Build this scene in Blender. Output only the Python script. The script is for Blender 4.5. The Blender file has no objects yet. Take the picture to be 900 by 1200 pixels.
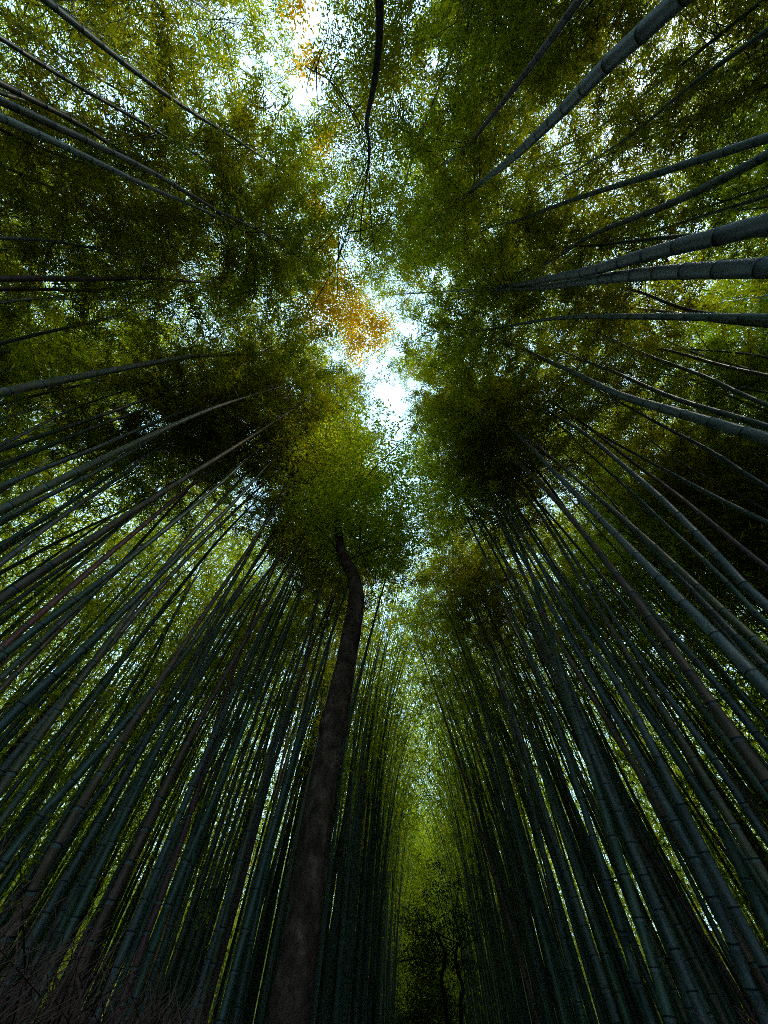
import bpy, math
import numpy as np
from mathutils import Matrix, Vector

SC = bpy.context.scene
COL = SC.collection
R = math.radians

# ------------------------------------------------------------------ camera
FPX = 451.0                                   # focal length in photo pixels (900 x 1200)
cam_pos = np.array([0.0, 0.0, 1.2])
zc = Vector((10, 255, -FPX)).normalized()     # zenith as seen by the camera
fw = Vector((0, 0, -1)); yw = (fw - zc * fw.dot(zc)).normalized(); xw = yw.cross(zc)
M3 = Matrix((xw, yw, zc))
cd = bpy.data.cameras.new('camera'); cam = bpy.data.objects.new('camera', cd); COL.objects.link(cam)
cd.sensor_fit = 'VERTICAL'; cd.sensor_height = 36; cd.lens = 36 * FPX / 1200
cd.clip_start = 0.05; cd.clip_end = 2000
cam.matrix_world = Matrix.Translation(Vector(cam_pos)) @ M3.to_4x4()
SC.camera = cam
M = np.array(M3)

# ------------------------------------------------------------------ world, sun, exposure
SUN_EL, SUN_AZ = 58, 125                       # azimuth clockwise from +Y
w = bpy.data.worlds.new('World'); SC.world = w; w.use_nodes = True
nt = w.node_tree; nt.nodes.clear()
N = nt.nodes.new; L = nt.links.new
sky = N('ShaderNodeTexSky'); sky.sky_type = 'NISHITA'; sky.sun_disc = False
sky.sun_elevation = R(SUN_EL); sky.sun_rotation = R(SUN_AZ)
sky.air_density = 1.0; sky.dust_density = 0.6; sky.ozone_density = 1.0
tc = N('ShaderNodeTexCoord'); no = N('ShaderNodeTexNoise'); no.inputs['Scale'].default_value = 2.2; no.inputs['Detail'].default_value = 5
rp = N('ShaderNodeValToRGB'); rp.color_ramp.elements[0].position = .38; rp.color_ramp.elements[1].position = .62
rp.color_ramp.elements[0].color = (.70, .70, .70, 1); rp.color_ramp.elements[1].color = (.95, .95, .95, 1)
mx = N('ShaderNodeMix'); mx.data_type = 'RGBA'; mx.inputs[7].default_value = (3.3, 5.8, 7.8, 1)
bg = N('ShaderNodeBackground'); bg.inputs[1].default_value = 0.14
out = N('ShaderNodeOutputWorld')
L(tc.outputs['Generated'], no.inputs['Vector']); L(no.outputs['Fac'], rp.inputs[0]); L(rp.outputs[0], mx.inputs[0])
L(sky.outputs[0], mx.inputs[6]); L(mx.outputs[2], bg.inputs[0]); L(bg.outputs[0], out.inputs[0])
sd = bpy.data.lights.new('sun', 'SUN'); sd.energy = 2.0; sd.angle = R(10); sd.color = (1, .93, .80)
so = bpy.data.objects.new('sun', sd); COL.objects.link(so)
az = R(SUN_AZ); el = R(SUN_EL)
sv = Vector((math.sin(az) * math.cos(el), math.cos(az) * math.cos(el), math.sin(el)))
so.rotation_euler = (-sv).to_track_quat('-Z', 'Y').to_euler(); so.location = sv * 40
vs = SC.view_settings
vs.view_transform = 'Standard'; vs.look = 'None'; vs.gamma = 1; vs.use_curve_mapping = False; vs.exposure = 1.5
cy = SC.cycles
cy.max_bounces = 7; cy.diffuse_bounces = 4; cy.transmission_bounces = 5; cy.glossy_bounces = 2
cy.use_denoising = False; cy.filter_width = .85

# ------------------------------------------------------------------ materials
def mat(name):
    m = bpy.data.materials.new(name); m.use_nodes = True; n = m.node_tree; n.nodes.clear()
    return m, n.nodes.new, n.links.new

def ramp(new, cols):
    r = new('ShaderNodeValToRGB'); e = r.color_ramp.elements
    while len(e) < len(cols): e.new(.5)
    for i, (p, c) in enumerate(cols): e[i].position = p; e[i].color = (*c, 1)
    return r

def leaf_mat(name, cols, tr, rough=.5):
    """thin leaf: diffuse + translucent + a little gloss; colour differs leaf by leaf"""
    m, N, L = mat(name)
    g = N('ShaderNodeNewGeometry'); r = ramp(N, cols); L(g.outputs['Random Per Island'], r.inputs[0])
    oi = N('ShaderNodeObjectInfo')
    hs = N('ShaderNodeHueSaturation'); hs.inputs['Saturation'].default_value = 1
    mr = N('ShaderNodeMapRange'); mr.inputs[3].default_value = .72; mr.inputs[4].default_value = 1.28
    mh = N('ShaderNodeMapRange'); mh.inputs[3].default_value = .488; mh.inputs[4].default_value = .512
    L(oi.outputs['Random'], mr.inputs[0]); L(oi.outputs['Random'], mh.inputs[0])
    L(mr.outputs[0], hs.inputs['Value']); L(mh.outputs[0], hs.inputs['Hue']); L(r.outputs[0], hs.inputs['Color'])
    d = N('ShaderNodeBsdfDiffuse'); L(hs.outputs[0], d.inputs[0])
    mc = N('ShaderNodeMix'); mc.data_type = 'RGBA'; mc.blend_type = 'MULTIPLY'; mc.inputs[0].default_value = 1; mc.inputs[7].default_value = (*tr, 1)
    L(hs.outputs[0], mc.inputs[6])
    t = N('ShaderNodeBsdfTranslucent'); L(mc.outputs[2], t.inputs[0])
    a = N('ShaderNodeAddShader'); L(d.outputs[0], a.inputs[0]); L(t.outputs[0], a.inputs[1])
    gl = N('ShaderNodeBsdfGlossy'); gl.inputs['Roughness'].default_value = rough; gl.inputs[0].default_value = (.6, .7, .7, 1)
    x = N('ShaderNodeMixShader'); x.inputs[0].default_value = .02
    L(a.outputs[0], x.inputs[1]); L(gl.outputs[0], x.inputs[2])
    o = N('ShaderNodeOutputMaterial'); L(x.outputs[0], o.inputs[0])
    return m

def solid_mat(name, cols, rough=.45, scale=(6, 6, .8), spec=.5, bump=.0, vary=.35, nscale=5., detail=6, nrough=.5):
    m, N, L = mat(name)
    tc = N('ShaderNodeTexCoord'); mp = N('ShaderNodeMapping'); mp.inputs['Scale'].default_value = scale
    n = N('ShaderNodeTexNoise'); n.inputs['Scale'].default_value = nscale; n.inputs['Detail'].default_value = detail; n.inputs['Roughness'].default_value = nrough
    L(tc.outputs['Object'], mp.inputs[0]); L(mp.outputs[0], n.inputs['Vector'])
    r = ramp(N, cols); L(n.outputs['Fac'], r.inputs[0])
    oi = N('ShaderNodeObjectInfo'); mr = N('ShaderNodeMapRange'); mr.inputs[3].default_value = 1 - vary; mr.inputs[4].default_value = 1 + vary
    L(oi.outputs['Random'], mr.inputs[0])
    hs = N('ShaderNodeHueSaturation'); L(mr.outputs[0], hs.inputs['Value']); L(r.outputs[0], hs.inputs['Color'])
    if vary:
        wn = N('ShaderNodeTexWhiteNoise'); wn.noise_dimensions = '1D'; L(oi.outputs['Random'], wn.inputs['W'])
        mh = N('ShaderNodeMapRange'); mh.inputs[3].default_value = .44; mh.inputs[4].default_value = .53
        L(wn.outputs['Value'], mh.inputs[0]); L(mh.outputs[0], hs.inputs['Hue'])
    p = N('ShaderNodeBsdfPrincipled'); p.inputs['Roughness'].default_value = rough; p.inputs['Specular IOR Level'].default_value = spec
    L(hs.outputs[0], p.inputs['Base Color'])
    if bump:
        b = N('ShaderNodeBump'); b.inputs['Strength'].default_value = bump; b.inputs['Distance'].default_value = .02
        L(n.outputs['Fac'], b.inputs['Height']); L(b.outputs[0], p.inputs['Normal'])
    o = N('ShaderNodeOutputMaterial'); L(p.outputs[0], o.inputs[0])
    return m

OL = [(0, (.038, .054, .004)), (.5, (.066, .082, .005)), (.85, (.096, .108, .006)), (1, (.15, .13, .008))]
MAT = {}
MAT['leaf'] = leaf_mat('bamboo leaf', OL, (2.8, 2.45, .5))
MAT['leaf_tree'] = leaf_mat('tree leaf', [(0, (.060, .088, .006)), (.6, (.10, .125, .008)), (1, (.17, .165, .012))], (3.0, 2.9, 1.0))
MAT['leaf_autumn'] = leaf_mat('autumn leaf', [(0, (.13, .14, .006)), (.4, (.28, .20, .007)), (1, (.36, .20, .008))], (2.7, 2.7, 1))
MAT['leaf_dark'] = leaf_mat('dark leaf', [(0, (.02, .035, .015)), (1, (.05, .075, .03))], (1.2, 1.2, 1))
MAT['culm_green'] = solid_mat('green culm', [(.3, (.013, .034, .024)), (.5, (.034, .070, .046)), (.62, (.042, .066, .042)), (.75, (.085, .09, .050))], .5, spec=.35, vary=.35)
MAT['culm_blue'] = solid_mat('bluish culm', [(.3, (.020, .036, .034)), (.5, (.050, .070, .064)), (.62, (.062, .078, .066)), (.75, (.085, .105, .10))], .5, spec=.35, vary=.32)
MAT['culm_olive'] = solid_mat('olive culm', [(.3, (.022, .027, .011)), (.7, (.08, .082, .036))], .5, spec=.35, vary=.32)
MAT['culm_tan'] = solid_mat('dry tan culm', [(.3, (.042, .027, .016)), (.7, (.12, .076, .044))], .6, spec=.3, vary=.4)
MAT['node_dark'] = solid_mat('culm node', [(.3, (.004, .007, .006)), (.7, (.016, .020, .018))], .6, spec=.3)
MAT['node_pale'] = solid_mat('culm powder ring', [(.3, (.05, .07, .06)), (.7, (.12, .15, .14))], .7, spec=.2)
MAT['twig'] = solid_mat('twig', [(.3, (.016, .018, .008)), (.7, (.04, .038, .018))], .6)
MAT['bark'] = solid_mat('bark', [(.34, (.012, .006, .004)), (.46, (.036, .020, .012)), (.55, (.070, .042, .027)), (.62, (.11, .075, .052)), (.68, (.19, .15, .115))], .85, scale=(2.2, 2.2, 1.5), spec=.2, bump=1.0, vary=.0, nscale=3.0, detail=15, nrough=.72)
MAT['bark_dark'] = solid_mat('dark bark', [(.3, (.006, .005, .005)), (.7, (.024, .019, .016))], .85, spec=.2, bump=.6, vary=.0)
MAT['brush'] = solid_mat('brushwood', [(.3, (.05, .022, .016)), (.7, (.14, .07, .05))], .8, spec=.2)
MAT['ground'] = solid_mat('forest floor', [(.3, (.014, .014, .008)), (.7, (.05, .045, .022))], .95, scale=(1, 1, 1), spec=.1, bump=.6, vary=0)
MAT['path'] = solid_mat('path', [(.3, (.05, .048, .045)), (.7, (.09, .085, .08))], .9, scale=(3, 3, 3), spec=.2, bump=.4, vary=0, nscale=20)
MAT['kerb'] = solid_mat('kerb stone', [(.3, (.14, .14, .13)), (.7, (.24, .23, .22))], .9, scale=(3, 3, 3), bump=.4, vary=0)

# ------------------------------------------------------------------ mesh helpers
def build(name, V, F, mats, parent=None, midx=None, smooth=False):
    """V (n,3), F (m,k) one face size; links ONE mesh object"""
    V = np.asarray(V, np.float32); F = np.asarray(F, np.int32); m = len(F); k = F.shape[1]
    me = bpy.data.meshes.new(name)
    me.vertices.add(len(V)); me.vertices.foreach_set('co', V.ravel())
    me.loops.add(m * k); me.loops.foreach_set('vertex_index', F.ravel())
    me.polygons.add(m); me.polygons.foreach_set('loop_start', np.arange(m, dtype=np.int32) * k)
    me.polygons.foreach_set('loop_total', np.full(m, k, np.int32))
    for a in (mats if isinstance(mats, (list, tuple)) else [mats]): me.materials.append(a)
    if midx is not None: me.polygons.foreach_set('material_index', np.asarray(midx, np.int32))
    me.polygons.foreach_set('use_smooth', np.full(m, smooth, bool))
    me.update(calc_edges=True)
    o = bpy.data.objects.new(name, me); COL.objects.link(o)
    if parent is not None: o.parent = parent
    return o

def empty(name, loc, label, cat, group=None, rz=0.0):
    o = bpy.data.objects.new(name, None); COL.objects.link(o)
    o.empty_display_size = .3; o.location = loc; o.rotation_euler = (0, 0, rz)
    o['label'] = label; o['category'] = cat
    if group: o['group'] = group
    return o

def nrm(v): return v / np.maximum(np.linalg.norm(v, axis=-1, keepdims=True), 1e-9)

def tube_arrays(P, rad, seg):
    """rings of quads along P"""
    P = np.asarray(P, float); rad = np.asarray(rad, float)
    T = nrm(np.gradient(P, axis=0))
    ref = np.where(np.abs(T[:, 2:3]) > .9, np.array([[1., 0, 0]]), np.array([[0, 0, 1.]]))
    if np.mean(np.abs(T[:, 2])) > .5: ref = np.tile([1., 0, 0], (len(P), 1))
    A = nrm(np.cross(T, ref)); B = np.cross(T, A)
    th = np.linspace(0, 2 * np.pi, seg, endpoint=False)
    V = P[:, None] + rad[:, None, None] * (np.cos(th)[None, :, None] * A[:, None] + np.sin(th)[None, :, None] * B[:, None])
    n = len(P); i = np.arange(n - 1)[:, None] * seg; j = np.arange(seg)[None]; j2 = (j + 1) % seg
    F = np.stack([i + j, i + j2, i + seg + j2, i + seg + j], -1).reshape(-1, 4)
    return V.reshape(-1, 3), F

def spline(P, step=.15):
    P = np.asarray(P, float)
    Q = np.vstack([2 * P[0] - P[1], P, 2 * P[-1] - P[-2]]); o = []
    for i in range(1, len(Q) - 2):
        n = max(2, int(np.linalg.norm(Q[i + 1] - Q[i]) / step)); t = np.linspace(0, 1, n, endpoint=False)[:, None]
        o.append(.5 * (2 * Q[i] + (Q[i + 1] - Q[i - 1]) * t + (2 * Q[i - 1] - 5 * Q[i] + 4 * Q[i + 1] - Q[i + 2]) * t ** 2
                       + (3 * Q[i] - Q[i - 1] - 3 * Q[i + 1] + Q[i + 2]) * t ** 3))
    o.append(P[-1:]); return np.vstack(o)

def arc(P):
    return np.r_[0, np.cumsum(np.linalg.norm(np.diff(P, axis=0), axis=1))]

def at(P, S, s):
    return np.stack([np.interp(s, S, P[:, k]) for k in range(3)], -1)

def culm_arrays(path, r0, seg, rng, tip=.09):
    S = arc(path); Ltot = S[-1]
    s, rr, mi = [], [], []
    x = .12
    s.append(0); rr.append(1.06); pos = [0.0]
    inter = rng.uniform(.24, .34)
    nodes = []
    while x < Ltot - .05:
        nodes.append(x); x += inter * rng.uniform(.93, 1.07) * (.65 + .6 * min(1, x / 4) if x < 12 else 1.1)
    ss, sc, band = [0.], [1.05], []
    for x in nodes:
        for dx, k in ((-.030, 1.0), (-.008, 1.005), (-.003, 1.045), (.004, 1.05), (.009, .99)):
            ss.append(x + dx); sc.append(k)
    ss.append(Ltot); sc.append(1.)
    ss = np.array(ss); sc = np.array(sc)
    good = np.r_[True, np.diff(ss) > 0]; ss, sc = ss[good], sc[good]
    t = ss / Ltot
    rad = r0 * (1 - (1 - tip) * np.clip(t, 0, 1) ** 1.35) * sc
    V, F = tube_arrays(at(path, S, ss), rad, seg)
    b = np.zeros(len(ss) - 1, int)
    for x in nodes:
        i = np.searchsorted(ss, x - .03 - 1e-6)
        if i + 4 < len(ss):
            b[i] = 2; b[i + 1:i + 3] = 1
    return V, F, np.repeat(b, seg), np.array(nodes)

def leaves(P, D, ln, wd, rng, flat=.55):
    """one folded lance-shaped quad per leaf. P base, D direction (unit)"""
    n = len(P)
    up = nrm(np.array([0, 0, 1.]) + rng.normal(0, flat, (n, 3)))
    S = nrm(np.cross(D, up)); U = np.cross(S, D)
    ln = ln[:, None]; wd = wd[:, None]
    m = P + D * ln * .38
    V = np.stack([P, m + S * wd * .5 - U * wd * .12, P + D * ln - np.array([0, 0, .12]) * ln, m - S * wd * .5 - U * wd * .12], 1).reshape(-1, 3)
    F = np.arange(n * 4).reshape(n, 4)
    return V, F

def plume(path, z0, nleaf, rng, spread=1.35, ll=(.092, .15), lw=(.019, .028), dens_gap=.7):
    """bamboo crown: side branches leave the culm nodes from height z0 up, carry drooping fans of leaves.
    Returns leaf arrays and twig segments."""
    S = arc(path); s0 = np.interp(z0, np.maximum.accumulate(path[:, 2]), S); L_ = S[-1]
    nb = int((L_ - s0) / .16) * 2
    sb = rng.uniform(s0, L_, nb); u = (sb - s0) / (L_ - s0)
    # clumpy: drop branches in some intervals
    k = rng.uniform(0, 6.28, 2); keep = (np.sin(u * rng.uniform(9, 16) + k[0]) + rng.normal(0, .35, nb)) > -1 + dens_gap
    sb, u = sb[keep], u[keep]; nb = len(sb)
    B = at(path, S, sb)
    az = rng.uniform(0, 2 * np.pi, nb)
    ln = spread * (.35 + .9 * np.sin(np.clip(u * .9 + .12, 0, 1) * np.pi) ** .7) * rng.uniform(.55, 1.2, nb)
    el = rng.uniform(.15, .75, nb)
    D = np.stack([np.cos(az) * np.cos(el), np.sin(az) * np.cos(el), np.sin(el)], -1)
    # points along branches (droop with length)
    nc = max(8, nleaf // 7)
    bi = rng.choice(nb, nc, p=ln / ln.sum()); v = rng.uniform(.15, 1.05, nc) ** .8
    def bp(bi, v): 
        q = B[bi] + D[bi] * (ln[bi] * v)[:, None]; q[:, 2] -= .28 * ln[bi] * v ** 2 * 1.6; return q
    C = bp(bi, v) + rng.normal(0, .085, (nc, 3)) * np.array([1, 1, .7])
    per = 7
    P = np.repeat(C, per, 0) + rng.normal(0, .05, (nc * per, 3))
    a = np.repeat(rng.uniform(0, 6.28, nc), per) + rng.normal(0, .75, nc * per)
    e = rng.normal(-.35, .38, nc * per)
    Dl = np.stack([np.cos(a) * np.cos(e), np.sin(a) * np.cos(e), np.sin(e)], -1)
    LV, LF = leaves(P, Dl, rng.uniform(*ll, len(P)), rng.uniform(*lw, len(P)), rng)
    # twigs: 3-sided slivers
    TV, TF = [], []
    vv = np.array([0, .35, .7, 1.0]); off = 0
    for i in range(nb):
        q = bp(np.full(4, i), vv)
        tv, tf = tube_arrays(q, np.array([.007, .0055, .004, .002]), 3)
        TV.append(tv); TF.append(tf + off); off += len(tv)
    # fine side twigs to the leaf fans
    pick = rng.choice(nc, min(nc, nb * 5), replace=False)
    for i in pick:
        a0 = bp(bi[i:i + 1], v[i:i + 1] * .85)[0]; b0 = C[i]
        if np.linalg.norm(b0 - a0) < .03: continue
        tv, tf = tube_arrays(np.array([a0, b0]), np.array([.0035, .002]), 3)
        TV.append(tv); TF.append(tf + off); off += len(tv)
    return (LV, LF), (np.vstack(TV), np.vstack(TF))

# ------------------------------------------------------------------ the setting
TH = R(7.3)                                   # heading of the path, clockwise from +Y
pd = np.array([math.sin(TH), math.cos(TH)]); pr = np.array([math.cos(TH), -math.sin(TH)])
def bend(a):                                  # the path drifts gently far ahead
    return -0.0015 * np.maximum(a - 9, 0) ** 2
def pw(a, l, z=0.0):                          # along path, lateral -> world
    l = l + bend(np.asarray(a, float))
    return np.array([pd[0] * a + pr[0] * l, pd[1] * a + pr[1] * l, z])
def lat(x, y): return x * pr[0] + y * pr[1]
def alo(x, y): return x * pd[0] + y * pd[1]
LEFT, RIGHT = -1.35, 1.2

def sheet(name, l0, l1, z, m, a0=-30, a1=42, n=90):
    A = np.linspace(a0, a1, n)
    V = np.array([pw(a, l, z) for a in A for l in (l0, l1)])
    F = np.array([[2 * i, 2 * i + 1, 2 * i + 3, 2 * i + 2] for i in range(len(A) - 1)])[:, ::-1]
    o = build(name, V, F, m); o['kind'] = 'structure'; return o

rg = np.random.default_rng(5)
g = 60; xs = np.sign(np.linspace(-1, 1, g)) * np.abs(np.linspace(-1, 1, g)) ** 2.2 * 900
GX, GY = np.meshgrid(xs, xs, indexing='ij'); GZ = np.zeros_like(GX)
off = np.abs(GX * pr[0] + GY * pr[1]); GZ = np.where(off > 3.5, rg.uniform(-.03, .08, GX.shape), -.006)
DD = np.hypot(GX, GY); GZ = GZ + 34 * (1 - np.exp(-(np.maximum(DD - 38, 0) / 55) ** 1.5)) * (1 + .15 * np.sin(GX / 31) * np.cos(GY / 27))  # hill added beyond the grove to block bright light from the open horizon
GV = np.stack([GX, GY, GZ], -1).reshape(-1, 3)
i, j = np.meshgrid(np.arange(g - 1), np.arange(g - 1), indexing='ij'); b = (i * g + j).ravel()
o = build('ground', GV, np.stack([b, b + g, b + g + 1, b + 1], -1), MAT['ground']); o['kind'] = 'structure'
sheet('path', LEFT + .25, RIGHT - .2, .004, MAT['path'])
for nm, lc in (('kerb_left', LEFT + .20), ('kerb_right', RIGHT - .15)):
    A = np.linspace(-30, 40, 71); V = []
    for a in A:
        for dl, z in ((-.06, -.05), (-.06, .11), (.06, .11), (.06, -.05)): V.append(pw(a, lc + dl, z))
    F = [[4 * i + q, 4 * i + q + 1, 4 * i + q + 5, 4 * i + q + 4] for i in range(70) for q in range(3)]
    o = build(nm, np.array(V), np.array(F), MAT['kerb']); o['kind'] = 'structure'

# ------------------------------------------------------------------ rays of the photograph
def ray(x, y): return M @ np.array([x - 450., 600. - y, -FPX])

# openings in the canopy the photograph shows (pixel x, y, radius x, radius y) -> crowns keep clear of them
GAPS = [(345,20,40,70),(385,150,35,75),(330,360,40,60),(430,442,42,55),(533,378,50,40),(470,490,35,40),(470,720,40,75),(490,810,30,70),
        (165,75,55,50),(70,110,40,30),(140,270,45,50),(160,455,30,30),(100,570,50,55),(225,600,35,35),(270,620,30,20),(560,110,60,50),
        (530,190,50,60),(700,300,35,25),(800,340,40,25),(250,640,40,30),(40,330,30,25),(60,560,30,25),(620,560,25,25),(680,190,65,60),(740,95,50,50),(850,190,50,50),(640,450,40,35),(640,235,30,30)]
def to_px(p):
    c = M.T @ (p - cam_pos)
    if c[2] > -1e-3: return None
    return 450 + FPX * c[0] / -c[2], 600 - FPX * c[1] / -c[2]
def in_gap(p):
    q = to_px(p)
    return q is not None and any(((q[0] - x) / (a + 22)) ** 2 + ((q[1] - y) / (b + 22)) ** 2 < 1 for x, y, a, b in GAPS)

def hero_path(px, dia, wpx, cap=13.5, H=17.0, arch=1.6, rng=None):
    r1 = ray(*px[0]); P = [cam_pos + r1 * dia / wpx]; B = P[0][:2].copy()
    for p in px[1:]:
        r = ray(*p); h = r[:2]; s = (h @ B) / max(h @ h, 1e-6)
        s = s * .97
        s = min(s, (cap - 1.2) / r[2]); q = cam_pos + r * s
        if q[2] < P[-1][2] + .25: q = cam_pos + r * (P[-1][2] + .5 - 1.2) / r[2]
        P.append(q)
    P = np.array(P)
    # down to the ground, easing into the upright
    sl = (P[1] - P[0]); sl = sl / max(sl[2], .2)
    sl[:2] = np.clip(sl[:2], -.12, .12)
    z0 = P[0][2]; base = np.array([P[0][0] - sl[0] * z0 * .75, P[0][1] - sl[1] * z0 * .75, -.05])
    pts = [base]
    if z0 > 1.5: pts.append(np.array([P[0][0] - sl[0] * z0 * .5, P[0][1] - sl[1] * z0 * .5, z0 * .42]))
    pts += list(P)
    # into the crown
    top = pts[-1]; k = H - top[2]
    if k > .8:
        d = (pts[-1] - pts[-2]); d = d[:2] / max(d[2], .3); n_ = np.linalg.norm(d)
        if n_ > .5: d = d / n_ * .5
        inw = -B / np.linalg.norm(B)
        for f in (.35, .7, 1.0):
            pts.append(np.array([top[0] + d[0] * k * f + inw[0] * arch * f ** 2, top[1] + d[1] * k * f + inw[1] * arch * f ** 2, top[2] + k * f * (1 - .12 * f)]))
    P = spline(np.array(pts)); S = arc(P); ph = (px[0][0] * 7.1 + px[0][1] * 3.3) % 6.28
    wv = .018 * np.sin(S * .9 + ph)[:, None] + .009 * np.sin(S * 2.3 + ph * 2)[:, None]
    P[:, :2] += wv * np.array([math.cos(ph), math.sin(ph)])
    return P

def bamboo(label, px, wpx, dia=.12, mt='culm_green', group='tall bamboos with their own lean', cb=9.0, H=16.5, nl=6000, arch=1.5, cap=13.5, seed=0, spread=1.3):
    rng = np.random.default_rng(1000 + seed)
    path = hero_path(px, dia, wpx, cap=cap, H=H, arch=arch)
    root = empty('bamboo', tuple(path[0]), label, 'bamboo', group)
    loc = path - path[0]
    V, F, mi, _ = culm_arrays(loc, dia / 2 * (1.0 if wpx > 24 else .9 if wpx < 10 else .64 if px[0][1] > 550 else .85), 18 if wpx > 14 else 12, rng)
    build('culm', V, F, [MAT[mt], MAT['node_dark'], MAT['node_pale']], root, mi, True)
    open_ = sum(in_gap(path[int(len(path) * f)]) for f in (.7, .8, .9, .99))
    nl = int(nl * (1, .9, .7, .55, .5)[open_])       # light crowns where the canopy opens
    if nl:
        (LV, LF), (TV, TF) = plume(loc, min(cb, loc[-1, 2] - 3), nl, rng, spread)
        build('foliage', LV, LF, MAT['leaf'], root)
        build('branches', TV, TF, MAT['twig'], root)
    return path

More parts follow.
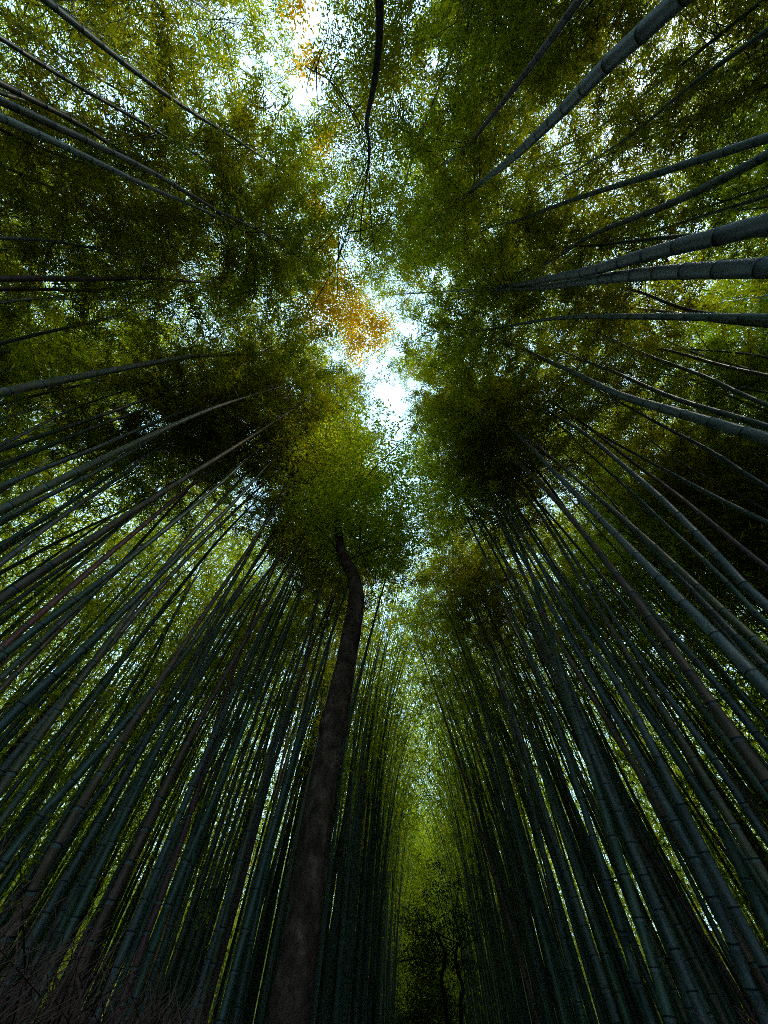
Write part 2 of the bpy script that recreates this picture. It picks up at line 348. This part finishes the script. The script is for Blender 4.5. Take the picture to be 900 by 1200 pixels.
G1 = 'bamboos rising over the left of the frame'; G2 = 'bamboos rising over the right of the frame'
G3 = 'bamboos rising behind the viewer'
HERO = [
 # label, pixels, width, dia, material, group, kwargs
 ('dark bamboo running in a long arc from the upper left corner, thickest of that corner', [(0,98),(100,150),(175,200),(300,268)], 13,.13,'culm_blue',G1,{}),
 ('slim bamboo touching the thick arc at the upper left edge, lying just above it', [(0,108),(125,150),(225,185)], 9,.11,'culm_green',G1,{}),
 ('slender bamboo starting in the very top left corner and pointing to the dark leaf mass', [(0,16),(100,82),(200,140)], 7,.10,'culm_green',G1,{}),
 ('slender bamboo crossing the sky patch at the upper left, cut by the top edge', [(60,0),(165,75),(225,118)], 7,.10,'culm_blue',G1,{}),
 ('thin bamboo cut by the top edge, above the upper left sky patch', [(120,0),(210,55),(265,70)], 6,.10,'culm_green',G1,{}),
 ('thin bamboo below the long arc at the left, ending in a pale sky gap', [(0,172),(90,207),(150,235)], 5,.09,'culm_green',G1,{}),
 ('thin bamboo nearly level at the left edge with pale sky under it', [(0,236),(150,275),(230,300)], 6,.10,'culm_green',G1,{}),
 ('hair-thin level bamboo just above the reddish brown one at the left', [(0,293),(145,288),(220,292)], 5,.09,'culm_blue',G1,{}),
 ('straight reddish brown bamboo lying level across the left edge', [(0,325),(175,328),(290,333)], 12,.13,'culm_tan',G1,{}),
 ('thin grey bamboo just below the reddish brown level one', [(0,355),(190,347),(260,345)], 5,.09,'culm_green',G1,{}),
 ('thin black bamboo rising gently below the level brown one at the left', [(0,402),(100,380),(180,360),(250,335)], 7,.10,'culm_green',G1,{}),
 ('pale edged bamboo of the close pair at the left, middle height', [(0,462),(100,441),(200,424),(280,408)], 8,.11,'culm_blue',G1,{}),
 ('darker lower bamboo of the close pair at the left, middle height', [(0,473),(100,450),(200,431)], 7,.11,'culm_green',G1,{'nl':3500}),
 ('slanting bamboo between the close pair and the long pale pole at the left', [(0,545),(100,505),(190,472)], 9,.11,'culm_green',G1,{}),
 ('long grey bamboo slanting up through the dark crowns at left centre', [(0,572),(100,530),(175,497),(260,465),(330,435)], 12,.12,'culm_blue',G1,{}),
 ('black bamboo in front of the bright sky hole at the left', [(0,612),(90,565),(150,530)], 12,.12,'culm_green',G1,{}),
 ('long tan bamboo reaching almost to the central opening from the left edge', [(0,703),(80,650),(150,603),(230,552),(320,495),(390,447)], 19,.13,'culm_tan',G1,{}),
 ('dark bamboo right above the long tan pole, crossing a white gap', [(0,640),(75,592),(120,562),(190,520)], 9,.11,'culm_green',G1,{}),
 ('dark thick bamboo slanting up below the long tan pole', [(0,775),(100,695),(200,615),(255,568)], 17,.13,'culm_green',G1,{}),
 ('thickest dark bamboo of the lower left, ending beside the round yellow crown', [(0,855),(90,770),(175,685),(260,602),(300,560)], 20,.14,'culm_green',G1,{}),
 ('smooth green bamboo in the middle of the lower left fan', [(20,990),(100,900),(165,825),(225,755),(280,670),(312,610)], 18,.13,'culm_green',G1,{}),
 ('light streaked bamboo crossing over the fan at the lower left', [(60,1010),(140,900),(215,810),(260,725),(345,605)], 11,.11,'culm_blue',G1,{}),
 ('thin bamboo leaning to the curved tree from lower left', [(120,1010),(180,900),(250,790),(320,665),(350,620)], 7,.09,'culm_green',G1,{}),
 ('straight bamboo with dark green skin left of the curved tree trunk', [(180,1040),(245,900),(285,820),(325,715),(355,640),(385,575)], 11,.12,'culm_green',G1,{}),
 ('thin pole second from the curved tree trunk on its left', [(265,1080),(320,900),(350,800),(372,705)], 9,.11,'culm_blue',G1,{}),
 ('thin pole next to the curved tree trunk on its left', [(310,1020),(345,900),(375,800),(400,690)], 7,.10,'culm_green',G1,{}),
 ('thick dry brown bamboo in the bottom left corner', [(0,1115),(60,1000),(150,855),(230,735)], 21,.13,'culm_tan',G1,{}),
 ('thick brown bamboo rising from the bottom edge at lower left', [(65,1190),(150,1015),(215,880),(290,745)], 20,.13,'culm_tan',G1,{}),
 ('dark bamboo between the two thick brown poles at the bottom left', [(20,1190),(110,1010),(185,875),(270,740)], 17,.13,'culm_green',G1,{}),
 ('dark bamboo in the bottom left fan, right of the thick brown pole', [(150,1190),(205,1040),(270,890),(330,750)], 16,.13,'culm_green',G1,{}),
 ('straight dark bamboo rising left of the curved tree, from the bottom edge', [(232,1190),(275,1040),(318,880),(360,740)], 15,.13,'culm_olive',G1,{}),
 # behind
 ('thick black bamboo sweeping in from the top edge, the broadest at upper right', [(795,0),(710,75),(645,142),(600,185),(540,235),(495,272)], 27,.14,'culm_blue',G3,{}),
 ('bamboo in the top right corner, upper line of the bunch', [(895,0),(800,75),(700,150),(630,185)], 9,.11,'culm_green',G3,{}),
 ('dark bamboo of the top right bunch, the widest of that bunch', [(900,35),(810,100),(730,165),(650,215)], 12,.12,'culm_green',G3,{}),
 ('thin bamboo hugging the underside of the top right bunch', [(900,52),(810,110),(745,165)], 7,.10,'culm_blue',G3,{'nl':3000}),
 ('olive bamboo under the top right bunch, running to the bright gap', [(900,100),(800,145),(700,185),(615,200)], 8,.11,'culm_olive',G3,{}),
 ('thin bamboo on bright yellow leaves at the right, under the olive one', [(900,127),(790,180),(710,210)], 6,.10,'culm_green',G3,{}),
 ('faint bamboo just above the heavy twin poles at the right', [(900,230),(750,275),(635,295)], 9,.12,'culm_green',G3,{}),
 ('thin bamboo dropping from the top edge left of the thick black pole', [(695,0),(640,55),(575,130)], 7,.10,'culm_green',G3,{}),
 ('thinner bamboo beside the thick black pole, on yellow leaves', [(712,0),(660,65),(615,120)], 6,.09,'culm_olive',G3,{}),
 ('thin nearly upright bamboo at the top edge right of the hanging dark trunk', [(550,0),(525,75),(490,165)], 7,.10,'culm_green',G3,{}),
 ('upper pole of the heavy twin bamboos at the right edge, black underside', [(900,265),(830,283),(740,302),(680,318),(620,331)], 27,.14,'culm_blue',G2,{}),
 ('lower pole of the heavy twin bamboos at the right edge, grey with clear rings', [(900,315),(730,324),(620,337),(515,342)], 26,.14,'culm_blue',G2,{}),
 ('thin bamboo just below the heavy twin poles at the right', [(900,381),(825,374),(750,362),(640,350)], 8,.11,'culm_blue',G2,{}),
 ('thin dark bamboo at the right between twin poles and the grey ringed pole', [(900,442),(800,408),(730,370)], 6,.10,'culm_green',G2,{}),
 ('dark green bamboo above the grey ringed pole at the right', [(900,475),(825,440),(760,417),(700,390)], 9,.11,'culm_green',G2,{}),
 ('grey ringed bamboo reaching in from the right edge at middle height', [(900,516),(800,487),(725,461),(670,435),(625,415)], 20,.14,'culm_blue',G2,{}),
 ('dark bamboo lying on the upper side of the grey ringed pole', [(900,500),(820,475),(750,449),(680,421)], 12,.12,'culm_green',G2,{'nl':3500}),
 ('thin bamboo under the grey ringed pole at the right edge', [(900,572),(830,527),(760,490),(700,457)], 9,.11,'culm_green',G2,{}),
 ('brownish bamboo slanting down to the right edge, upper of the lower bunch', [(900,665),(820,600),(740,540),(680,495)], 13,.12,'culm_tan',G2,{}),
 ('broad slate bamboo in the bunch slanting to the right edge', [(900,712),(850,662),(800,610),(750,562),(690,511),(640,480)], 19,.14,'culm_blue',G2,{}),
 ('dark bamboo squeezed under the broad slate pole at the right', [(900,735),(840,672),(770,603),(700,540)], 13,.12,'culm_green',G2,{'nl':4000}),
 ('olive bamboo crossing open leaves below the slate bunch at the right', [(900,800),(830,715),(750,625),(680,550)], 11,.12,'culm_olive',G2,{}),
 ('long blue grey bamboo slanting to the right edge in the lower right fan', [(900,880),(830,790),(760,710),(700,645),(665,600),(620,540)], 17,.14,'culm_blue',G2,{}),
 ('slim bamboo close above the long blue grey one in the lower right fan', [(900,850),(820,755),(740,665),(660,575)], 10,.12,'culm_green',G2,{}),
 ('thick bamboo with sharp rings running down the middle of the lower right fan', [(845,1040),(775,900),(730,815),(675,730),(630,655),(595,600),(555,530)], 21,.14,'culm_blue',G2,{}),
 ('dark straight bamboo nearest the path opening on its right', [(745,1150),(720,1060),(670,900),(635,800),(595,710),(560,635),(525,560)], 17,.13,'culm_green',G2,{}),
 ('slim dark bamboo just left of the straight one by the path opening', [(660,1100),(620,930),(585,800),(550,690),(515,590)], 9,.12,'culm_green',G2,{}),
 ('thick dim bamboo leaving the bottom right corner', [(895,1190),(830,1040),(750,890),(680,770)], 23,.14,'culm_blue',G2,{}),
 ('dim bamboo rising from the bottom edge, right of the straight dark one', [(810,1190),(760,1040),(705,890),(650,760)], 18,.14,'culm_green',G2,{}),
 ('dim broad bamboo on the right edge near the bottom corner', [(900,1090),(840,965),(760,840),(690,730)], 21,.14,'culm_green',G2,{}),
 ('dark bamboo on the right edge above the bottom corner, with pale rings', [(900,985),(830,880),(750,770),(690,680)], 17,.13,'culm_blue',G2,{}),
]
for k, (lb, px, wd, dia, mt, gr, kw) in enumerate(HERO):
    kw = dict(dict(nl=5000 if px[0][1] > 650 else 5800 if gr != G3 else 11500, spread=1.5, cb=8.8 + (k * 37 % 17) * .12, H=15.8 + (k * 53 % 19) * .13), **kw)
    bamboo(lb, px, wd, dia, mt, gr, seed=k, **kw)

# ------------------------------------------------------------------ broad-leaved trees
def leafball(centers, radii, n, rng, ll, lw):
    centers = np.asarray(centers, float); radii = np.asarray(radii, float)
    vol = radii ** 2.2; k = rng.choice(len(centers), n // 9, p=vol / vol.sum())
    d = nrm(rng.normal(size=(len(k), 3))) * (rng.uniform(.15, 1, len(k)) ** .45)[:, None]
    C = centers[k] + d * radii[k][:, None] * np.array([1, 1, .55])
    P = np.repeat(C, 9, 0) + rng.normal(0, .11, (len(C) * 9, 3)) * np.array([1, 1, .5])
    a = rng.uniform(0, 6.28, len(P)); e = rng.normal(-.25, .35, len(P))
    D = np.stack([np.cos(a) * np.cos(e), np.sin(a) * np.cos(e), np.sin(e)], -1)
    return leaves(P, D, rng.uniform(*ll, len(P)), rng.uniform(*lw, len(P)), rng, .4)

def limbs(trunk_top_pts, targets, r0, rng, sub=4):
    V, F, off = [], [], 0
    for i, t in enumerate(targets):
        a = trunk_top_pts[i % len(trunk_top_pts)]; m = (a + t) / 2 + rng.normal(0, .15, 3) + np.array([0, 0, -.1])
        p = spline(np.array([a, m, t]), .2)
        v, f = tube_arrays(p, np.linspace(r0, .012, len(p)), 7); V.append(v); F.append(f + off); off += len(v)
        for _ in range(sub):
            s = p[rng.integers(len(p) // 3, len(p))]; e = s + rng.normal(0, .5, 3) + np.array([0, 0, .2])
            q = spline(np.array([s, (s + e) / 2 + rng.normal(0, .08, 3), e]), .2)
            v, f = tube_arrays(q, np.linspace(.014, .004, len(q)), 4); V.append(v); F.append(f + off); off += len(v)
    return np.vstack(V), np.vstack(F)

def pt(px, py, z):
    r = ray(px, py); return cam_pos + r * (z - 1.2) / r[2]
def ptd(px, py, d):
    r = ray(px, py); return cam_pos + r * d / np.linalg.norm(r[:2])

# curved tree by the path
rng = np.random.default_rng(77)
tr = [ptd(340, 1199, 5.0), ptd(358, 1080, 5.0), ptd(376, 940, 5.0), ptd(390, 850, 5.0), ptd(402, 790, 4.95), ptd(412, 740, 4.85), ptd(418, 700, 4.8), ptd(413, 672, 4.75), ptd(401, 650, 4.75), ptd(396, 618, 4.7), ptd(390, 590, 4.7)]
tr = [np.array([tr[0][0], tr[0][1], -.08])] + tr
tp = spline(np.array(tr), .1)
zz = [0, .3, 1.5, 3.0, 4.3, 5.2, 6.0, 7.0, 8.2, 9.4]; rr = [.27, .195, .175, .155, .162, .148, .15, .12, .085, .04]
rad = np.interp(tp[:, 2], zz, rr) * (1 + .03 * np.sin(tp[:, 2] * 7) + .02 * np.sin(tp[:, 2] * 17))
# burls
rad += .035 * np.exp(-((tp[:, 2] - 4.25) / .12) ** 2)
root = empty('broadleaf_tree', tuple(tp[0]), 'single tree with thick mottled curving trunk and yellow-green crown beside the path', 'tree')
loc = tp - tp[0]
V, F = tube_arrays(loc, rad, 28)
c_ = np.repeat(loc, 28, 0); dv = V - c_
V = c_ + dv * (1 + .06 * np.sin(np.tile(np.linspace(0, 2 * np.pi, 28, endpoint=False), len(loc)) * 3 + np.repeat(loc[:, 2], 28) * 1.3)[:, None])
build('trunk', V, F, MAT['bark'], root, None, True)
cl = [(395, 600, 9.0, .7), (430, 625, 8.7, .8), (375, 560, 9.6, .6), (420, 570, 9.8, .8), (450, 600, 9.0, .6), (360, 600, 9.0, .7), (400, 640, 8.3, .5), (455, 650, 8.2, .5), (390, 530, 10.4, .5), (440, 680, 7.6, .4), (480, 590, 9.4, .7), (470, 560, 10, .7), (500, 620, 9.4, .5), (345, 570, 9.6, .5), (330, 610, 9.2, .3), (470, 640, 8.9, .35), (415, 500, 10.6, .6), (520, 585, 9.8, .35), (435, 540, 10.2, .6), (360, 530, 10.2, .45), (450, 655, 8.0, .3), (475, 515, 10.4, .4), (395, 585, 8.35, .4), (372, 602, 8.2, .35), (422, 606, 8.2, .35), (400, 560, 8.9, .4)]
cc = np.array([pt(x, y, z) for x, y, z, r in cl]) - tp[0]; cr = np.array([c[3] for c in cl])
LV, LF = leafball(cc, cr * 1.65, 14000, rng, (.06, .10), (.032, .05))
build('crown', LV, LF, MAT['leaf_tree'], root)
V, F = limbs([loc[-1], loc[-10], loc[-22]], list(cc[::3]), .014, rng, 2)
build('limbs', V, F, MAT['bark'], root, None, True)

# dark hanging-looking trunk behind the viewer with orange autumn leaves
rng = np.random.default_rng(78)
P1 = hero_path([(441, 0), (436, 90), (430, 200), (424, 280)], .10, 11, cap=12.5, H=13.6, arch=.2)
root = empty('autumn_tree', tuple(P1[0]), 'slim black trunk coming down from the top edge, crown spotted with orange leaves', 'tree')
loc = P1 - P1[0]; S = arc(loc)
P1w = loc + np.stack([.05 * np.sin(S * 1.7), .05 * np.cos(S * 1.3), 0 * S], -1)
V, F = tube_arrays(P1w, np.interp(S / S[-1], [0, .1, .6, 1], [.09, .055, .045, .015]), 12); build('trunk', V, F, MAT['bark_dark'], root, None, True)
cl = [(358, 78, 12, .26), (372, 66, 12, .2), (395, 345, 13.4, .75), (372, 372, 13.0, .65), (428, 388, 13.6, .7), (405, 365, 14, .6), (415, 410, 13.2, .35), (382, 280, 13, .28), (345, 10, 11.5, .2), (372, 235, 13, .22), (445, 378, 13.5, .3), (380, 165, 12.5, .25)]
cc = np.array([pt(x, y, z) for x, y, z, r in cl]) - P1[0]; cr = np.array([c[3] for c in cl])
LV, LF = leafball(cc, cr * 1.05, 8000, rng, (.055, .09), (.028, .045)); build('orange_leaves', LV, LF, MAT['leaf_autumn'], root)
cl = [(410, 60, 11, .45), (460, 40, 11, .5), (420, 120, 12, .5), (455, 110, 12, .5), (400, 180, 12.5, .45), (445, 190, 12.5, .5), (425, 250, 13, .5), (390, 265, 13, .45), (460, 250, 13, .5), (440, 300, 13.5, .45), (365, 300, 13, .3), (350, 385, 13, .3)]
c2 = np.array([pt(x, y, z) for x, y, z, r in cl]) - P1[0]; r2 = np.array([c[3] for c in cl])
LV, LF = leafball(c2, r2 * 1.45, 17000, rng, (.05, .085), (.016, .027)); build('crown', LV, LF, MAT['leaf'], root)
V, F = limbs([P1w[int(len(P1w) * f)] for f in (.8, .86, .9, .95, .99)], list(cc[:3]) + list(c2[7:]), .009, rng, 3); build('limbs', V, F, MAT['bark_dark'], root, None, True)

# little dark tree at the end of the view down the path
rng = np.random.default_rng(79)
D0 = 13.5
a = [ptd(524, 1199, D0), ptd(517, 1150, D0), ptd(522, 1120, D0), ptd(512, 1095, D0)]; b_ = [ptd(540, 1199, D0 + .2), ptd(543, 1160, D0 + .2), ptd(534, 1130, D0 + .2), ptd(536, 1105, D0 + .2)]
base = np.array([a[0][0], a[0][1], -.05])
root = empty('small_tree', tuple(base), 'small dark crooked tree beneath the bright end of the path', 'tree')
V, F, off = [], [], 0
for q in (a, b_):
    p = spline(np.array([base + (np.array([.1, 0, 0]) if q is b_ else 0)] + q) - base, .1); v, f = tube_arrays(p, np.linspace(.09, .03, len(p)), 9); V.append(v); F.append(f + off); off += len(v)
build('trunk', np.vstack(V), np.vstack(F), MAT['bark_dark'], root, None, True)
cl = [(504, 1088, .4), (530, 1066, .35), (546, 1092, .3), (512, 1046, .3), (490, 1122, .4), (538, 1036, .2), (548, 1136, .3), (484, 1072, .3), (516, 1120, .3), (568, 1062, .2), (500, 1160, .45), (530, 1185, .35), (480, 1190, .4), (512, 1015, .2)]
cc = np.array([ptd(x, y, D0) for x, y, r in cl]) - base; cr = np.array([c[2] for c in cl])
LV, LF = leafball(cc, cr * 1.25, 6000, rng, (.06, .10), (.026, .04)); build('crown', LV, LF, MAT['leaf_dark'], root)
V, F = limbs([p[-1], p[-5]], list(cc[:6]), .012, rng, 1); build('limbs', V, F, MAT['bark_dark'], root, None, True)

# ------------------------------------------------------------------ filler bamboos: shared prototypes
def proto(k):
    rng = np.random.default_rng(300 + k)
    H = rng.uniform(15, 18); t = np.linspace(0, 1, 9); ar = rng.uniform(.9, 2.4)
    sx, sy = rng.normal(0, .4, 2)
    P = np.stack([ar * t ** 3.0 + sx * t, sy * np.sin(t * 2.5) + rng.normal(0, .045, 9), H * t * (1 - .05 * t ** 3)], -1); P[0] = 0
    path = spline(P)
    culm = culm_arrays(path, .048, 10, rng)
    pl = plume(path, H * rng.uniform(.54, .64), 9500 if k % 2 else 5200, rng, 1.5)
    return culm, pl
MTS = ['culm_green', 'culm_blue', 'culm_olive', 'culm_olive', 'culm_blue', 'culm_green', 'culm_tan', 'culm_tan', 'culm_green', 'culm_blue']
PR = []
for k in range(10):
    (V, F, mi, _), ((LV, LF), (TV, TF)) = proto(k)
    root = empty('bamboo', (0, 0, 0), 'x', 'bamboo', 'x')
    PR.append([root, build('culm', V, F, [MAT[MTS[k]], MAT['node_dark'], MAT['node_pale']], root, mi, True),
               build('foliage', LV, LF, MAT['leaf'], root), build('branches', TV, TF, MAT['twig'], root), False, MTS[k]])

def far_enough(pts, x, y, d):
    return all((x - a) ** 2 + (y - b) ** 2 > d * d for a, b in pts)
rng = np.random.default_rng(11)
placed, FILL = [], []
tries = 0
def crown_pt(x, y, f=.75): 
    l = lat(x, y); s = -1 if l > 0 else 1
    return np.array([x + pr[0] * s * .7, y + pr[1] * s * .7, 15 * f])
# a first set stands under the heavy leaf masses seen overhead
for px_, py_, z_ in [(285, 120, 12), (300, 190, 12.5), (215, 150, 12), (240, 30, 12), (40, 60, 12), (20, 170, 12), (60, 330, 12), (250, 260, 12.5), (480, 60, 12), (600, 40, 12), (590, 290, 12.5),
                     (470, 210, 12.5), (800, 40, 12), (780, 260, 12), (860, 120, 12), (560, 260, 12.5), (120, 160, 12), (620, 100, 12), (700, 400, 12), (560, 470, 12.5), (180, 350, 12)]:
    q = ray(px_, py_); q = cam_pos + q * (z_ - 1.2) / q[2]; l = lat(q[0], q[1]); s_ = 1 if l > 0 else -1
    if abs(l) + .9 < 1.9: q[:2] += pr * (s_ * 1.9 - l)
    else: q[:2] += pr * s_ * .7
    l = lat(q[0], q[1]); placed.append((q[0], q[1])); FILL.append((q[0], q[1], l))
while len(FILL) < 270 and tries < 40000:
    tries += 1
    r = 2.6 + 12.5 * rng.random() ** .8; th = rng.uniform(-np.pi, np.pi)
    x, y = r * math.sin(th), r * math.cos(th)
    l = lat(x, y) - float(bend(np.array(alo(x, y))))
    if LEFT - .4 < l < RIGHT + .3: continue
    if y < -7.5: continue
    dmin = .42 if y > 2 else .8
    if not far_enough(placed, x, y, dmin): continue
    if in_gap(crown_pt(x, y, .75)) or in_gap(crown_pt(x, y, .95)): 
        if rng.random() < .96: continue
    placed.append((x, y)); FILL.append((x, y, l))

def where(x, y, l, mt):
    r = math.hypot(x, y); az = math.degrees(math.atan2(x, y))
    tone = {'culm_green': 'dark green', 'culm_blue': 'blue grey', 'culm_olive': 'olive', 'culm_tan': 'dry tan'}[mt]
    side = 'right' if l > 0 else 'left'
    a = abs(az)
    if a > 115: sec = f'over the top {side} corner'
    elif a > 85: sec = f'at the upper {side} edge'
    elif a > 60: sec = f'at the {side} edge'
    elif a > 38: sec = f'in the lower {side} fan'
    elif a > 18: sec = f'{side} of the path'
    else: sec = f'at the {side} lip of the path'
    band = 'front row' if r < 6 else ('second row' if r < 10 else ('third row' if r < 14 else 'back row'))
    return f'slender {tone} bamboo {sec}, {band}', f'bamboos {band} {sec}'.replace(',', '')

def link_copy(o, parent=None):
    c = o.copy(); COL.objects.link(c)
    if parent is not None: c.parent = parent
    return c
PL = []
for n, (x, y, l) in enumerate(FILL):
    k = 2 * int(rng.integers(len(PR) // 2)) + (1 if n < 21 or y < .75 * abs(x) + 1 else 0); pk = PR[k]
    if not pk[4]: root = pk[0]; pk[4] = True
    else:
        root = link_copy(pk[0])
        for ch in pk[1:4]: link_copy(ch, root)
    inward = math.atan2(-np.sign(l) * pr[1], -np.sign(l) * pr[0])
    root.location = (x, y, -.03); root.rotation_euler = (R(rng.normal(0, 2.2)), R(rng.normal(6.5 if (alo(x, y) > 8.5 and abs(l) < 3) else 3.5 if (alo(x, y) > 6 and abs(l) < 5) else .5, 1.5)), inward + rng.normal(0, .7))
    s = rng.uniform(.84, 1.1); root.scale = (s, s, s)
    root['label'], root['group'] = where(x, y, l, pk[5])
    q = to_px(np.array([x, y, 6.5])) or to_px(np.array([x, y, 12.])) or (0, 0)
    PL.append((root, q))
from collections import defaultdict
same = defaultdict(list)
for o, q in PL: same[o['label']].append((q, o))
ORD = ['first', 'second', 'third', 'fourth', 'fifth', 'sixth', 'seventh', 'eighth', 'ninth', 'tenth', 'eleventh', 'twelfth']
for lb, ls in same.items():
    if len(ls) < 2: continue
    up = abs(ls[0][1].location.x) > 1.2 * abs(ls[0][1].location.y)      # at the sides the poles lie one above the other
    ls.sort(key=lambda t: t[0][1] if up else t[0][0])
    for i, (q, o) in enumerate(ls):
        o['label'] = lb.replace('slender ', '') + ', ' + (ORD[i] if i < 12 else 'last') + (' from the top' if up else ' from the left')
for pk in PR:
    if not pk[4]:
        for o in pk[:4]: bpy.data.objects.remove(o)

# ------------------------------------------------------------------ far thicket (stuff)
rng = np.random.default_rng(21)
def thicket(name, label, n, rmin, rmax, azlim, nl, side):
    Vs, Fs, mi, off = [], [], [], 0
    LVs = []
    c = 0
    while c < n:
        if rng.random() < .10:
            q = pw(rng.uniform(37, 47), side * rng.uniform(0, 4)); x, y = q[0], q[1]; r = math.hypot(x, y)
        elif rng.random() < .15:                                       # the rows that line the path
            q = pw(rng.uniform(11, 44), side * rng.uniform(1.55, 4.2)); x, y = q[0], q[1]; r = math.hypot(x, y)
        else:
            r = rmin + (rmax - rmin) * rng.random() ** .8; th = rng.uniform(*azlim); x, y = r * math.sin(th), r * math.cos(th)
        l = lat(x, y) - float(bend(np.array(alo(x, y))))
        if r < 36.5 and LEFT - .3 < l < RIGHT + .25: continue
        if (l > 0) != (side > 0): continue
        c += 1
        H = rng.uniform(13, 18); t = np.linspace(0, 1, 7); ar = rng.uniform(.5, 2.2); aa = rng.uniform(0, 6.28)
        if abs(l) < 5: aa = math.atan2(-side * pr[1], -side * pr[0]) + rng.normal(0, .8); ar = rng.uniform(.8, 2.3) if abs(l) > 3.2 or r < 13 else rng.uniform(1.6, 3.2)
        P = np.stack([x + math.cos(aa) * ar * t ** 3, y + math.sin(aa) * ar * t ** 3, H * t], -1)
        V, F = tube_arrays(P, .048 * (1 - .85 * t ** 1.3), 6); Vs.append(V); Fs.append(F + off); off += len(V)
        nc = (nl if abs(l) > 5 or r > 34 else nl * 2 // 5) // 6; u = rng.uniform(.5 if abs(l) < 5 and r < 26 else .38 if abs(l) < 5 else rng.choice([.36, .26]), 1, nc); C = at(P, t, u)
        cc_ = rng.normal(0, 1, (7, 3)); 
        C = C + rng.normal(0, 1, (nc, 3)) * np.array([.62, .62, .4]) * (.4 + .9 * np.sin(u * 3.0))[:, None]
        P2 = np.repeat(C, 6, 0) + rng.normal(0, .09, (nc * 6, 3)); a = rng.uniform(0, 6.28, len(P2)); e = rng.normal(-.35, .4, len(P2))
        D = np.stack([np.cos(a) * np.cos(e), np.sin(a) * np.cos(e), np.sin(e)], -1)
        LVs.append(leaves(P2, D, rng.uniform(.16, .24, len(P2)), rng.uniform(.032, .046, len(P2)), rng)[0])
    LV = np.vstack(LVs); LF = np.arange(len(LV)).reshape(-1, 4) + off
    o = build(name, np.vstack(Vs + [LV]), np.vstack(Fs + [LF]), [MAT['culm_green'], MAT['leaf']], None, np.r_[np.zeros(sum(map(len, Fs)), int), np.ones(len(LF), int)])
    o['label'] = label; o['category'] = 'bamboo thicket'; o['kind'] = 'stuff'
thicket('bamboo_thicket', 'far depth of dense bamboo grove left of the path', 2000, 8.5, 44, (R(-115), R(30)), 850, -1)
thicket('bamboo_thicket', 'far depth of dense bamboo grove right of the path', 2000, 8.5, 44, (R(-5), R(115)), 850, 1)

# ------------------------------------------------------------------ brushwood fences
def fence(label, l0, a0, a1, h, n, seed):
    rng = np.random.default_rng(seed)
    b0 = pw(a0, l0); root = empty('brushwood_fence', tuple(b0), label, 'fence')
    V, F, off = [], [], 0
    A = rng.uniform(a0, a1, n)
    for a in A:
        q0 = pw(a, l0 + rng.normal(0, .05), rng.uniform(0, .5)); q1 = pw(a + rng.normal(0, .07), l0 + rng.normal(0, .07), h * rng.uniform(.80, 1.02))
        q2 = pw(a + rng.normal(0, .14), l0 + rng.normal(0, .10), q1[2] + rng.uniform(.02, .26))
        v, f = tube_arrays(np.array([q0, q1, q2]) - b0, np.array([.006, .004, .0015]), 3); V.append(v); F.append(f + off); off += len(v)
    build('brushwood', np.vstack(V), np.vstack(F), MAT['brush'], root)
    for z in (.45, .95, h - .25):
        for s in (-1, 1):
            p = np.array([pw(a, l0 + s * .12, z) for a in np.linspace(a0, a1, 40)]) - b0
            v, f = tube_arrays(p, np.full(40, .022), 8); build('rail', v, f, MAT['culm_tan'], root, None, True)
    for a in np.arange(a0 + .5, a1, 2.0):
        v, f = tube_arrays(np.array([pw(a, l0 + .15, z) for z in (-.1, h - .12)]) - b0, [.04, .04], 10); build('post', v, f, MAT['bark_dark'], root, None, True)
fence('waist-high brown brushwood fence along the left of the path', LEFT, -3, 17, 1.50, 7000, 41)
fence('waist-high brown brushwood fence along the right of the path', RIGHT, -3, 17, 1.40, 4000, 42)
